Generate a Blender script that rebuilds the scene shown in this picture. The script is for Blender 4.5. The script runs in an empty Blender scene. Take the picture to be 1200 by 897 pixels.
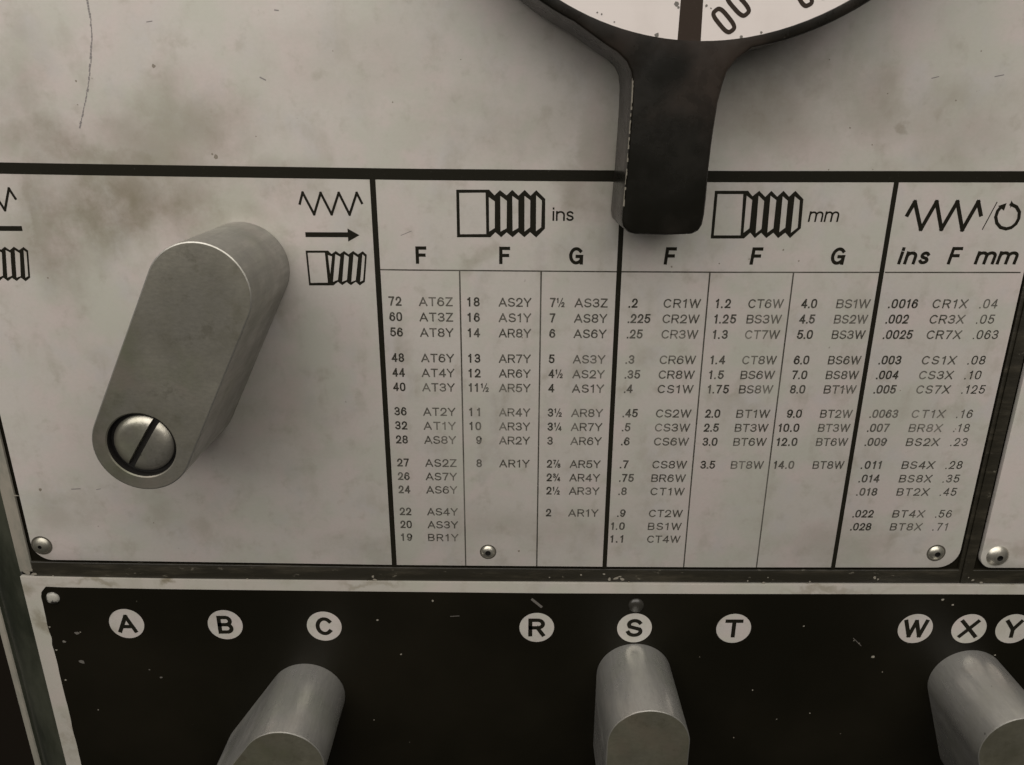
import bpy, bmesh, math, random
from mathutils import Vector, Matrix
from math import pi, sin, cos, radians
random.seed(7)
sc = bpy.context.scene
COL = sc.collection

# ------------------------------------------------------------------ camera
# World: the face of the machine is the plane y = 0, x runs right along it, z up it, the viewer is on the -y side.
# Metres; the camera is 0.225 m from the plate.
F_PX, CX, CY, D0 = 900.0, 600.0, 448.5, 0.225
dv = Vector(((594 - CX) / F_PX, (2985 - CY) / F_PX, 1.0)).normalized()
dh0 = Vector((1.0, 0.004, 0.0))
dh = (dh0 - dv * dh0.dot(dv)).normalized()
AX, AZ = dh, -dv
AY = AZ.cross(AX).normalized()
ROT = Matrix((AX, AY, AZ))                       # camera-frame vector -> world vector
CAM = -(ROT @ Vector((0, 0, D0)))
cam = bpy.data.cameras.new('camera')
cam.sensor_width = 36.0
cam.lens = F_PX / 1200.0 * 36.0
cam.clip_start, cam.clip_end = 0.005, 50.0
co = bpy.data.objects.new('camera', cam)
COL.objects.link(co)
rx, ry, rz = ROT @ Vector((1, 0, 0)), ROT @ Vector((0, -1, 0)), ROT @ Vector((0, 0, -1))
co.matrix_world = Matrix(((rx.x, ry.x, rz.x, CAM.x), (rx.y, ry.y, rz.y, CAM.y), (rx.z, ry.z, rz.z, CAM.z), (0, 0, 0, 1)))
sc.camera = co

# ------------------------------------------------------------------ light
w = bpy.data.worlds.new('World')
sc.world = w
w.use_nodes = True
bg = w.node_tree.nodes['Background']
bg.inputs[0].default_value = (1.0, 0.93, 0.84, 1)
bg.inputs[1].default_value = 0.19
# dim workshop: paler overhead than towards the floor and behind the viewer
_nt = w.node_tree
_tc = _nt.nodes.new('ShaderNodeTexCoord')
_sp = _nt.nodes.new('ShaderNodeSeparateXYZ')
_nt.links.new(_tc.outputs['Generated'], _sp.inputs[0])
_cr = _nt.nodes.new('ShaderNodeValToRGB')
_cr.color_ramp.elements[0].position, _cr.color_ramp.elements[0].color = .35, (.17, .16, .14, 1)
_cr.color_ramp.elements[1].position, _cr.color_ramp.elements[1].color = .95, (1.0, .96, .90, 1)
_mr = _nt.nodes.new('ShaderNodeMapRange')
_mr.inputs['From Min'].default_value, _mr.inputs['From Max'].default_value = -1, 1
_nt.links.new(_sp.outputs['Z'], _mr.inputs['Value'])
_nt.links.new(_mr.outputs[0], _cr.inputs[0])
_nt.links.new(_cr.outputs[0], bg.inputs[0])

def area_lamp(name, loc, target, sx, sy, power, colour):
    l = bpy.data.lights.new(name, 'AREA')
    l.shape = 'RECTANGLE'
    l.size, l.size_y, l.energy, l.color = sx, sy, power, colour
    o = bpy.data.objects.new(name, l)
    COL.objects.link(o)
    o.location = loc
    o.rotation_euler = (Vector(target) - Vector(loc)).to_track_quat('-Z', 'Y').to_euler()
    return o

area_lamp('workshop_lamp', (-0.08, -0.49, 0.53), (0, 0, 0.06), 1.35, 0.92, 9.1, (1.0, 0.945, 0.88))

sc.view_settings.view_transform = 'Standard'
sc.view_settings.look = 'None'
sc.view_settings.exposure = 0.0
sc.view_settings.gamma = 1.0
sc.render.filter_size = 2.4

# ------------------------------------------------------------------ measuring helpers
def U(px, py, h=0.0):
    """the point of the plane h in front of the plate seen at (px, py) of the 1200x897 photograph"""
    d = ROT @ Vector(((px - CX) / F_PX, (py - CY) / F_PX, 1.0))
    t = (-h - CAM.y) / d.y
    p = CAM + d * t
    return (p.x, p.z)

def bend(x):
    t = [(-60, -11), (0, -10), (100, -8.2), (400, -3.8), (480, -2.6), (725, -.6), (850, 0), (1250, .3)]
    for (a, b), (c, d) in zip(t, t[1:]):
        if x <= c:
            return b + (d - b) * (x - a) / (c - a)
    return .3

def edge(y850, x0, x1, n=12, h=0.0):
    return [U(x0 + (x1 - x0) * i / n, y850 + bend(x0 + (x1 - x0) * i / n), h) for i in range(n + 1)]

PX = D0 / F_PX                                   # one photograph pixel on the plate, about 0.25 mm

# ------------------------------------------------------------------ materials
def new_mat(name, base, rough=.5, metal=0.0, spec=.5):
    m = bpy.data.materials.new(name)
    m.use_nodes = True
    nt = m.node_tree
    b = nt.nodes['Principled BSDF']
    b.inputs['Base Color'].default_value = (*base, 1)
    b.inputs['Roughness'].default_value = rough
    b.inputs['Metallic'].default_value = metal
    b.inputs['Specular IOR Level'].default_value = spec
    return m, nt, b

def coords(nt, scale=(1, 1, 1)):
    tc = nt.nodes.new('ShaderNodeTexCoord')
    mp = nt.nodes.new('ShaderNodeMapping')
    mp.inputs['Scale'].default_value = scale
    nt.links.new(tc.outputs['Object'], mp.inputs['Vector'])
    return mp.outputs[0]

def noise(nt, scale, detail=4, rough=.55, vec=(1, 1, 1)):
    n = nt.nodes.new('ShaderNodeTexNoise')
    n.inputs['Scale'].default_value = scale
    n.inputs['Detail'].default_value = detail
    n.inputs['Roughness'].default_value = rough
    nt.links.new(coords(nt, vec), n.inputs['Vector'])
    return n.outputs['Fac']

def ramp(nt, src, lo, hi, a=0.0, b=1.0):
    r = nt.nodes.new('ShaderNodeMapRange')
    r.interpolation_type = 'SMOOTHSTEP'
    r.inputs['From Min'].default_value, r.inputs['From Max'].default_value = lo, hi
    r.inputs['To Min'].default_value, r.inputs['To Max'].default_value = a, b
    nt.links.new(src, r.inputs['Value'])
    return r.outputs[0]

def math_(nt, op, a, b):
    n = nt.nodes.new('ShaderNodeMath')
    n.operation = op
    for i, v in enumerate((a, b)):
        if isinstance(v, (int, float)):
            n.inputs[i].default_value = v
        else:
            nt.links.new(v, n.inputs[i])
    return n.outputs[0]

def mix(nt, fac, a, b):
    n = nt.nodes.new('ShaderNodeMix')
    n.data_type = 'RGBA'
    if isinstance(fac, (int, float)):
        n.inputs[0].default_value = fac
    else:
        nt.links.new(fac, n.inputs[0])
    for i, v in ((6, a), (7, b)):
        if isinstance(v, tuple):
            n.inputs[i].default_value = (*v, 1)
        else:
            nt.links.new(v, n.inputs[i])
    return n.outputs[2]

def bump(nt, b, height, strength, dist=.0002):
    n = nt.nodes.new('ShaderNodeBump')
    n.inputs['Strength'].default_value = strength
    n.inputs['Distance'].default_value = dist
    nt.links.new(height, n.inputs['Height'])
    nt.links.new(n.outputs[0], b.inputs['Normal'])

def blob(nt, px, py, rx, ry, strength, ang=0):
    """an oily stain of its own shape on the plate, centred where the photograph shows it"""
    x, z = U(px, py)
    tc = nt.nodes.new('ShaderNodeTexCoord')
    mp = nt.nodes.new('ShaderNodeMapping')
    mp.vector_type = 'TEXTURE'
    mp.inputs['Location'].default_value = (x, 0, z)
    mp.inputs['Rotation'].default_value = (0, radians(ang), 0)
    mp.inputs['Scale'].default_value = (rx * PX, 1, ry * PX)
    if 'stain_warp' not in nt.nodes:              # ragged outlines: the patches' coordinates wander
        n = nt.nodes.new('ShaderNodeTexNoise')
        n.inputs['Scale'].default_value, n.inputs['Detail'].default_value, n.inputs['Roughness'].default_value = 34, 6, .62
        nt.links.new(tc.outputs['Object'], n.inputs['Vector'])
        v = nt.nodes.new('ShaderNodeVectorMath')
        v.operation = 'MULTIPLY_ADD'
        v.inputs[1].default_value = (.050, 0, .036)
        v.inputs[2].default_value = (-.025, 0, -.018)
        nt.links.new(n.outputs['Color'], v.inputs[0])
        wv = nt.nodes.new('ShaderNodeVectorMath')
        wv.operation = 'ADD'
        wv.name = 'stain_warp'
        nt.links.new(tc.outputs['Object'], wv.inputs[0])
        nt.links.new(v.outputs[0], wv.inputs[1])
    nt.links.new(nt.nodes['stain_warp'].outputs[0], mp.inputs['Vector'])
    l = nt.nodes.new('ShaderNodeVectorMath')
    l.operation = 'LENGTH'
    nt.links.new(mp.outputs[0], l.inputs[0])
    return ramp(nt, l.outputs['Value'], .15, 1.0, strength, 0)

PLATE_COL = (.50, .473, .440)
def plate_material(name, stains_and_shade, dull=0.0):
    m, nt, b = new_mat(name, PLATE_COL, .42, 0, .4)
    grain = noise(nt, 1100, 3, .6, (.8, 1, 1.1))
    cloud = noise(nt, 22, 5, .6)
    fine = noise(nt, 170, 5, .62)
    c = mix(nt, ramp(nt, cloud, .3, .72, 0, .6), PLATE_COL, (.45, .425, .385))
    c = mix(nt, ramp(nt, noise(nt, 58, 4, .6),   .42, .64, 0, .75), c, (.520, .455, .435))
    c = mix(nt, ramp(nt, noise(nt, 47, 4, .6, (1, 1, 1.3)), .44, .64, 0, .72), c, (.440, .445, .385))
    c = mix(nt, ramp(nt, noise(nt, 66, 4, .6, (1.2, 1, 1)), .50, .70, 0, .5), c, (.455, .44, .435))
    c = mix(nt, ramp(nt, noise(nt, 85, 5, .65, (1, 1, .8)), .50, .70, 0, .62), c, (.385, .36, .315))
    c = mix(nt, ramp(nt, grain, .35, .7, 0, .16), c, (.40, .37, .33))
    c = mix(nt, ramp(nt, fine, .53, .74, 0, .48), c, (.33, .305, .255))
    c = mix(nt, dull, c, (.26, .25, .20))
    tot = None
    for s in stains_and_shade:
        v = blob(nt, *s)
        tot = v if tot is None else math_(nt, 'MAXIMUM', tot, v)
    if tot is not None:
        n2 = ramp(nt, noise(nt, 38, 7, .66), .30, .58, .22, 1.0)
        c = mix(nt, math_(nt, 'MULTIPLY', tot, n2), c, (.175, .15, .10))
    speck = ramp(nt, noise(nt, 420, 2, .5), .76, .80, 0, .5)
    c = mix(nt, speck, c, (.12, .105, .08))
    nt.links.new(c, b.inputs['Base Color'])
    nt.links.new(ramp(nt, cloud, .3, .7, .36, .5), b.inputs['Roughness'])
    bump(nt, b, math_(nt, 'ADD', grain, fine), .10, .00006)
    return m

M_PLATE = plate_material('satin_plate_metal', [
    (212, 148, 150, 72, .48, -8), (120, 178, 190, 44, .62, 0), (125, 248, 180, 76, .78, -16), (52, 275, 60, 120, .55, 0), (80, 262, 50, 30, .6, -30),
    (215, 255, 110, 60, .50, 0), (28, 250, 22, 80, .55, 12), (300, 225, 100, 40, .28, 0), (900, 110, 120, 90, .46, 20), (940, 60, 150, 46, .46, 20), (1030, 120, 90, 60, .34, 30), (1066, 150, 20, 16, .5, 0),
    (680, 226, 46, 40, .42, 0), (715, 200, 30, 110, .34, 0), (552, 290, 24, 30, .55, 0), (20, 95, 60, 90, .34, 0), (590, 150, 180, 60, .24, 0), (400, 60, 160, 70, .16, 0),  # the tall patch left of the lever stem is painted soft shade
    (330, 490, 100, 90, .22, 0), (60, 600, 60, 46, .26, 0), (1130, 150, 100, 70, .26, 0), (300, 340, 50, 90, .32, 18), (200, 600, 120, 50, .18, 0), (640, 620, 160, 40, .20, 0), (1000, 640, 160, 40, .24, 0), (420, 640, 90, 30, .2, 0)])  # the two patches right of the left grip paint its soft shadow
M_PLATE2 = plate_material('satin_side_plate_metal', [(1190, 640, 24, 30, .35, 0), (1176, 628, 14, 10, .2, 0)])
M_SILVER = plate_material('silver_margin', [(205, 686, 26, 9, .9, 0), (110, 686, 60, 8, .6, 0), (60, 735, 16, 30, .7, 0), (46, 690, 26, 20, .6, 0), (420, 689, 50, 7, .5, 0), (1000, 690, 120, 7, .5, 0), (80, 850, 16, 60, .45, 0)], .42)
M_BADGE = plate_material('white_badge', [])

def ink_material(name, col, wear_lo, wear_hi, wear_amt, fade=0.0):
    m, nt, b = new_mat(name, col, .55, 0, .08)
    wr = ramp(nt, noise(nt, 1500, 3, .6), wear_lo, wear_hi, 0, wear_amt)
    if fade:                                     # rubbed away in broad patches by years of wiping
        wr = math_(nt, 'MAXIMUM', wr, ramp(nt, noise(nt, 48, 4, .6), .42, .70, 0, fade))
    nt.links.new(mix(nt, wr, col, (.30, .285, .25)), b.inputs['Base Color'])
    return m
M_INK = ink_material('black_print', (.0125, .0115, .0075), .62, .85, .22)
M_NUM = ink_material('number_print', (.030, .028, .022), .48, .78, .5, .40)
M_CODE = ink_material('code_print', (.055, .051, .042), .45, .78, .65, .52)
M_RULE = ink_material('thin_rule_print', (.05, .046, .038), .5, .8, .5, .35)

M_BLACK, nt, b = new_mat('black_enamel', (.008, .007, .006), .5, 0, .13)
c = mix(nt, ramp(nt, noise(nt, 14, 4), .35, .75), (.0055, .0048, .0025), (.0105, .0088, .0052))
c = mix(nt, ramp(nt, noise(nt, 700, 2, .5), .78, .82, 0, .35), c, (.07, .06, .045))
nt.links.new(c, b.inputs['Base Color'])
bump(nt, b, noise(nt, 900, 3), .18, .0001)

M_FRAME, nt, b = new_mat('scuffed_black_frame', (.016, .014, .010), .45, 0, .5)
sc1 = noise(nt, 200, 5, .7, (.22, 1, 1.3))
c = mix(nt, ramp(nt, sc1, .45, .75, 0, .8), (.017, .0148, .009), (.058, .050, .034))
c = mix(nt, ramp(nt, noise(nt, 520, 4, .65, (.5, 1, 1)), .64, .74, 0, .8), c, (.17, .155, .12))
nt.links.new(c, b.inputs['Base Color'])
bump(nt, b, sc1, .4, .0004)

M_GREEN, nt, b = new_mat('grey_green_paint', (.05, .055, .040), .42, 0, .5)
g = noise(nt, 60, 5, .65, (1, 1, .35))
c = mix(nt, ramp(nt, g, .35, .7), (.014, .0165, .010), (.050, .053, .038))
nt.links.new(c, b.inputs['Base Color'])
bump(nt, b, g, .3, .0005)
M_STRIP, nt, b = new_mat('worn_pale_paint', (.24, .225, .19), .5)
c = mix(nt, ramp(nt, noise(nt, 130, 5, .65, (1, 1, .4)), .35, .7), (.21, .21, .175), (.33, .30, .25))
nt.links.new(c, b.inputs['Base Color'])
M_SIDE, _, _ = new_mat('dark_brown_side', (.010, .007, .004), .8, 0, .1)  # near-black brown of the casing's side panel

def metal(name, col, rough, metallic, streak=(1, 1, 1), spots=.5, bands=0.0):
    m, nt, b = new_mat(name, col, rough, metallic)
    n1 = noise(nt, 70, 7, .68)
    n0 = noise(nt, 26, 5, .6)
    n2 = noise(nt, 1300, 3, .6, streak)
    c = mix(nt, ramp(nt, n1, .35, .70, 0, spots), col, tuple(x * y for x, y in zip(col, (.47, .47, .39))))
    c = mix(nt, ramp(nt, n0, .40, .68, 0, spots * .8), c, tuple(x * y for x, y in zip(col, (1.28, 1.27, 1.24))))
    c = mix(nt, ramp(nt, n2, .3, .75, 0, .4), c, tuple(x * .66 for x in col))
    rg = ramp(nt, n1, .3, .75, rough - .08, rough + .14)
    c = mix(nt, ramp(nt, noise(nt, 48, 5, .62, (1, 1, .7)), .50, .68, 0, spots * .55), c, tuple(x * y for x, y in zip(col, (.70, .78, .60))))
    c = mix(nt, ramp(nt, noise(nt, 52, 4, .6, (.9, 1, 1)), .52, .70, 0, spots * .5), c, tuple(x * y for x, y in zip(col, (1.05, .93, .92))))
    c = mix(nt, ramp(nt, noise(nt, 190, 5, .7), .56, .70, 0, spots * .5), c, tuple(x * y for x, y in zip(col, (.55, .54, .47))))
    if bands:                                    # darker bands running along the depth of the grip
        bn = noise(nt, 150, 4, .6, (1, .035, 1))
        c = mix(nt, ramp(nt, bn, .38, .66, 0, bands), c, tuple(x * .60 for x in col))
        rg = math_(nt, 'ADD', rg, ramp(nt, bn, .35, .7, -.06, .10))
    c = mix(nt, ramp(nt, noise(nt, 330, 2, .5), .755, .79, 0, .6), c, (.06, .055, .04))
    nt.links.new(c, b.inputs['Base Color'])
    nt.links.new(rg, b.inputs['Roughness'])
    bump(nt, b, math_(nt, 'ADD', n2, math_(nt, 'MULTIPLY', n1, 1.5)), .22, .00012)
    return m
M_ALU = metal('brushed_aluminium', (.70, .69, .655), .33, .74, (1, .15, 1), .5, .5)
M_ALUF = metal('dull_aluminium_face', (.205, .197, .152), .46, .60, (.6, 1, 1), 1.0)  # face toned darker than the sides: dark room's reflection put into the colour
M_ALUD = metal('greasy_aluminium', (.46, .455, .43), .38, .74, (1, .15, 1), .7, .35)  # dirtier metal of the left grip, its wall's shade also put into the colour
M_ALUFD = metal('greasy_aluminium_face', (.238, .228, .196), .46, .58, (.6, 1, 1), 1.0)  # left grip's dirtier face, with the dark room's reflection put into the colour
M_RIM = metal('worn_bright_rim', (.46, .45, .42), .40, .8, (1, 1, 1), .6)
M_STEEL = metal('bright_screw_steel', (.60, .575, .51), .36, .9, (1, 1, 1), .8)
M_BORE, _, _ = new_mat('oily_black_bore', (.006, .005, .004), .6)  # near-black tone for sockets, slot, counterbore and hub

M_LEVER, nt, b = new_mat('black_plastic_lever', (.010, .0095, .008), .3, 0, .26)
n1 = noise(nt, 45, 5, .65)
c = mix(nt, ramp(nt, n1, .4, .75), (.007, .0065, .0048), (.014, .012, .009))
c = mix(nt, ramp(nt, noise(nt, 24, 4, .6), .47, .68, 0, .8), c, (.030, .021, .016))
c = mix(nt, math_(nt, 'MULTIPLY', blob(nt, 800, 84, 60, 60, .75), ramp(nt, noise(nt, 90, 5, .65), .3, .6, .3, 1)), c, (.036, .0265, .0205))  # brown sheen near the lever's top, put into the colour
c = mix(nt, ramp(nt, noise(nt, 500, 3), .74, .78, 0, .4), c, (.06, .055, .045))
nt.links.new(c, b.inputs['Base Color'])
nt.links.new(ramp(nt, n1, .3, .7, .20, .36), b.inputs['Roughness'])
bump(nt, b, noise(nt, 600, 3), .15, .0001)
M_DIAL, nt, b = new_mat('white_dial_enamel', (.66, .60, .57), .4)
c = mix(nt, ramp(nt, noise(nt, 60, 5), .45, .75, 0, .5), (.67, .615, .585), (.55, .495, .46))
nt.links.new(c, b.inputs['Base Color'])
M_DIALINK = ink_material('brown_black_dial_print', (.036, .026, .020), .6, .85, .12)
M_CHIPD, _, _ = new_mat('dull_bare_metal', (.24, .22, .18), .5)
M_CHIP, _, _ = new_mat('bare_chip', (.27, .25, .205), .5)
M_SPECK, _, _ = new_mat('brown_speck', (.20, .175, .14), .5)
M_PENCIL, _, _ = new_mat('grey_scratch', (.20, .185, .18), .5)
M_RINGDIRT, _, _ = new_mat('oily_ring', (.075, .068, .055), .5)
M_GREY, _, _ = new_mat('grey_scuff', (.13, .12, .105), .5)

# ------------------------------------------------------------------ object helpers
def finish(name, bm, mat, parent=None, smooth=True):
    bmesh.ops.remove_doubles(bm, verts=bm.verts, dist=1e-7)
    bmesh.ops.recalc_face_normals(bm, faces=bm.faces)
    me = bpy.data.meshes.new(name)
    bm.to_mesh(me)
    bm.free()
    me.materials.append(mat)
    if smooth:
        me.polygons.foreach_set('use_smooth', [True] * len(me.polygons))
        me.set_sharp_from_angle(angle=radians(28))
    o = bpy.data.objects.new(name, me)
    COL.objects.link(o)
    if parent:
        o.parent = parent
    return o

def flat(name, bm, mat, parent):
    """ink lying on a surface: faces kept as laid, normals to the viewer"""
    for f in bm.faces:
        f.normal_update()
        if f.normal.y > 0:
            f.normal_flip()
    me = bpy.data.meshes.new(name)
    bm.to_mesh(me)
    bm.free()
    me.materials.append(mat)
    o = bpy.data.objects.new(name, me)
    COL.objects.link(o)
    o.parent = parent
    return o

def tag(o, label=None, cat=None, group=None, kind=None):
    for k, v in (('label', label), ('category', cat), ('group', group), ('kind', kind)):
        if v:
            o[k] = v
    return o

def empty(name, x=0, h=0, z=0):
    o = bpy.data.objects.new(name, None)
    o.empty_display_size = .01
    COL.objects.link(o)
    o.location = (0, 0, 0)
    return o

def inset(pts, d):
    n = len(pts)
    area = sum(pts[i][0] * pts[(i + 1) % n][1] - pts[(i + 1) % n][0] * pts[i][1] for i in range(n))
    s = 1 if area > 0 else -1
    out = []
    for i in range(n):
        p, q, r = Vector(pts[i - 1]), Vector(pts[i]), Vector(pts[(i + 1) % n])
        a, c = (q - p).normalized(), (r - q).normalized()
        na, nc = Vector((-a.y, a.x)) * s, Vector((-c.y, c.x)) * s
        k = na + nc
        k = k / max(k.dot(na), .35) if k.length > 1e-9 else na
        out.append((q.x + k.x * d, q.y + k.y * d))
    return out

def ring(bm, pts, h):
    return [bm.verts.new((p[0], -h, p[1])) for p in pts]

def bridge(bm, a, c):
    n = len(a)
    for i in range(n):
        j = (i + 1) % n
        bm.faces.new((a[i], a[j], c[j], c[i]))

def fill(bm, loops):
    es = []
    for r in loops:
        for i in range(len(r)):
            e = bm.edges.get((r[i], r[(i + 1) % len(r)]))
            es.append(e or bm.edges.new((r[i], r[(i + 1) % len(r)])))
    bmesh.ops.triangle_fill(bm, use_beauty=True, use_dissolve=False, edges=es)

def prism(bm, pts, h0, h1, bev=0.0003, steps=2, hole=None, hole_depth=.002):
    """solid from h0 up to h1 with a rounded front edge; hole = points of a recess in the front face"""
    prev = ring(bm, pts, h0)
    cur = ring(bm, pts, h1 - bev)
    bridge(bm, prev, cur)
    for k in range(1, steps + 1):
        a = k / steps * pi / 2
        nxt = ring(bm, inset(pts, bev * (1 - cos(a))), h1 - bev + bev * sin(a))
        bridge(bm, cur, nxt)
        cur = nxt
    if hole:
        hr = ring(bm, hole, h1)
        fill(bm, [cur, hr])
        hb = ring(bm, hole, h1 - hole_depth)
        bridge(bm, hr, hb)
        fill(bm, [hb])
    else:
        fill(bm, [cur])

def stroke(bm, pts, wd, h, cap=True, closed=False):
    P = [Vector(p) for p in pts]
    if not closed:
        for i in range(1, len(P) - 1):
            if (P[i] - P[i - 1]).normalized().dot((P[i + 1] - P[i]).normalized()) < -.3:   # a sharp turn: two strokes overlapping at the tip
                a, c = P[:i + 1], P[i:]
                a[-1] = a[-1] + (a[-1] - a[-2]).normalized() * wd * .42
                c[0] = c[0] - (c[1] - c[0]).normalized() * wd * .42
                if cap:
                    a[0] = a[0] - (a[1] - a[0]).normalized() * wd / 2
                    c[-1] = c[-1] + (c[-1] - c[-2]).normalized() * wd / 2
                stroke(bm, a, wd, h, False)
                stroke(bm, c, wd, h + 1e-6, False)
                return
    if not closed and cap:
        P[0] = P[0] - (P[1] - P[0]).normalized() * wd / 2
        P[-1] = P[-1] + (P[-1] - P[-2]).normalized() * wd / 2
    n = len(P)
    L, R = [], []
    for i in range(n):
        if closed:
            a, c = (P[i] - P[i - 1]).normalized(), (P[(i + 1) % n] - P[i]).normalized()
        else:
            a = (P[i] - P[i - 1]).normalized() if i else (P[1] - P[0]).normalized()
            c = (P[i + 1] - P[i]).normalized() if i < n - 1 else a
        na, nc = Vector((-a.y, a.x)), Vector((-c.y, c.x))
        k = na + nc
        k = k / max(k.dot(na), .42) if k.length > 1e-9 else na
        L.append(P[i] + k * wd / 2)
        R.append(P[i] - k * wd / 2)
    lv = [bm.verts.new((p.x, -h, p.y)) for p in L]
    rv = [bm.verts.new((p.x, -h, p.y)) for p in R]
    for i in range(n if closed else n - 1):
        j = (i + 1) % n
        try:
            bm.faces.new((lv[i], lv[j], rv[j], rv[i]))
        except ValueError:
            pass

def poly(bm, pts, h, holes=()):
    fill(bm, [ring(bm, pts, h)] + [ring(bm, q, h) for q in holes])

def circle(x, z, r, n=48, rz=None):
    return [(x + r * cos(2 * pi * i / n), z + (rz or r) * sin(2 * pi * i / n)) for i in range(n)]

# ------------------------------------------------------------------ lettering: strokes in a unit box
def arc(cx, cy, rx, ry, a0, a1, n=10):
    return [(cx + rx * cos(radians(a0 + (a1 - a0) * i / n)), cy + ry * sin(radians(a0 + (a1 - a0) * i / n))) for i in range(n + 1)]

def sq(n=22, e=2.6):
    out = []
    for i in range(n):
        a = 2 * pi * i / n
        c, s = cos(a), sin(a)
        out.append((.5 + .5 * math.copysign(abs(c) ** (2 / e), c), .5 + .5 * math.copysign(abs(s) ** (2 / e), s)))
    return out

G = {   # glyph: (width, [polylines], closed flags)
    '0': (.62, [sq()], [1]),
    '1': (.40, [[(.05, .80), (.45, .86), (.70, 1), (.70, 0)]], [0]),
    '2': (.60, [[(.03, .70)] + arc(.5, .70, .47, .30, 165, -25, 10) + [(.78, .42), (0, 0), (1, 0)]], [0]),
    '3': (.60, [arc(.48, .745, .46, .255, 160, -85, 10) + [(.38, .49)], [(.38, .51)] + arc(.5, .255, .5, .255, 85, -165, 12)], [0, 0]),
    '4': (.64, [[(.74, 0), (.74, 1), (0, .27), (1, .27)]], [0]),
    '5': (.60, [[(.92, 1), (.16, 1), (.06, .50)] + arc(.48, .32, .52, .32, 130, -160, 12)], [0]),
    '6': (.61, [arc(.5, .66, .46, .34, 30, 110, 6) + [(.10, .76), (.01, .50), (.02, .30)] + arc(.5, .31, .5, .31, 180, 540, 18)], [0]),
    '7': (.58, [[(0, 1), (1, 1), (.55, .42), (.36, 0)]], [0]),
    '8': (.61, [arc(.5, .755, .44, .245, 0, 345, 16), arc(.5, .26, .5, .26, 0, 345, 16)], [1, 1]),
    '9': (.61, [arc(.5, .34, .46, .34, 210, 290, 6) + [(.90, .24), (.99, .50), (.98, .70)] + arc(.5, .69, .5, .31, 0, 360, 18)], [0]),
    '.': (.16, [[(.5, 0), (.5, .02)]], [0]),
    'A': (.74, [[(0, 0), (.5, 1), (1, 0)], [(.2, .30), (.8, .30)]], [0, 0]),
    'B': (.64, [[(0, 0), (0, 1), (.55, 1)] + arc(.58, .755, .36, .245, 80, -80, 8) + [(.5, .51), (0, .51)], [(.5, .51)] + arc(.60, .255, .40, .255, 80, -80, 8) + [(0, 0)]], [0, 0]),
    'C': (.70, [arc(.52, .5, .52, .5, 42, 318, 20)], [0]),
    'F': (.56, [[(0, 0), (0, 1), (1, 1)], [(0, .50), (.88, .50)]], [0, 0]),
    'G': (.74, [arc(.5, .5, .5, .5, 44, 310, 20) + [(.92, .13), (.97, .46), (.58, .46)], [(.97, .46), (.97, .0)]], [0, 0]),
    'R': (.66, [[(0, 0), (0, 1), (.55, 1)] + arc(.58, .74, .40, .26, 80, -80, 8) + [(.5, .48), (0, .48)], [(.55, .48), (.98, 0)]], [0, 0]),
    'S': (.64, [arc(.5, .74, .46, .26, 28, 200, 10) + [(.12, .58), (.50, .50), (.90, .42)] + arc(.5, .26, .5, .26, 18, -165, 11)], [0]),
    'T': (.64, [[(0, 1), (1, 1)], [(.5, 1), (.5, 0)]], [0, 0]),
    'W': (.98, [[(0, 1), (.25, 0), (.5, 1), (.75, 0), (1, 1)]], [0]),
    'X': (.68, [[(0, 0), (1, 1)], [(0, 1), (1, 0)]], [0, 0]),
    'Y': (.68, [[(0, 1), (.5, .45), (1, 1)], [(.5, .45), (.5, 0)]], [0, 0]),
    'Z': (.62, [[(0, 1), (1, 1), (0, 0), (1, 0)]], [0]),
    'i': (.16, [[(.5, 0), (.5, .70)], [(.5, .97), (.5, 1)]], [0, 0]),
    'n': (.60, [[(0, 0), (0, .70)], [(0, .42)] + arc(.5, .45, .5, .25, 160, 0, 8) + [(1, 0)]], [0, 0]),
    'm': (1.02, [[(0, 0), (0, .70)], [(0, .45)] + arc(.25, .47, .25, .23, 160, 0, 7) + [(.5, 0)], [(.5, .45)] + arc(.75, .47, .25, .23, 160, 0, 7) + [(1, 0)]], [0, 0, 0]),
    's': (.50, [arc(.5, .53, .46, .17, 25, 200, 8) + [(.2, .40), (.8, .31)] + arc(.5, .17, .5, .17, 20, -160, 9)], [0]),
    ' ': (.35, [], []),
}
FRAC = {'½': '12', '¼': '14', '¾': '34', '⅞': '78'}

def glyph_w(ch):
    return .86 if ch in FRAC else G[ch][0]

LIFT = [0]
SLANT = [0.0]     # forward lean of the italic columns
def draw_glyph(bm, ch, o, ux, uz, wgt, h, sx):
    """o = origin, ux / uz = vectors of one cap height along and up; sx = horizontal stretch"""
    def put(polys, closed, gw, x0, y0, s, wt):
        for pl, cl in zip(polys, closed):
            pts = []
            for u, v in pl:
                gx = x0 + (wt / 2 / sx + u * max(gw * s - wt / sx, 0)) * sx
                gy = y0 + wt / 2 + v * max(s - wt, 0)
                q = o + ux * (gx + SLANT[0] * (gy - .5)) + uz * gy
                pts.append((q.x, q.y))
            LIFT[0] = (LIFT[0] + 1) % 4
            stroke(bm, pts, wt * uz.length, h + LIFT[0] * 2e-6, closed=bool(cl))
    if ch in FRAC:
        a, c = FRAC[ch]
        put(G[a][1], G[a][2], G[a][0], 0, .44, .56, wgt * .7)
        put(G[c][1], G[c][2], G[c][0], .48 * sx, 0, .56, wgt * .7)
        put([[(0, 0), (1, 1)]], [0], .46, .19 * sx, 0, 1.0, wgt * .55)
    else:
        put(G[ch][1], G[ch][2], G[ch][0], 0, 0, 1.0, wgt)

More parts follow.
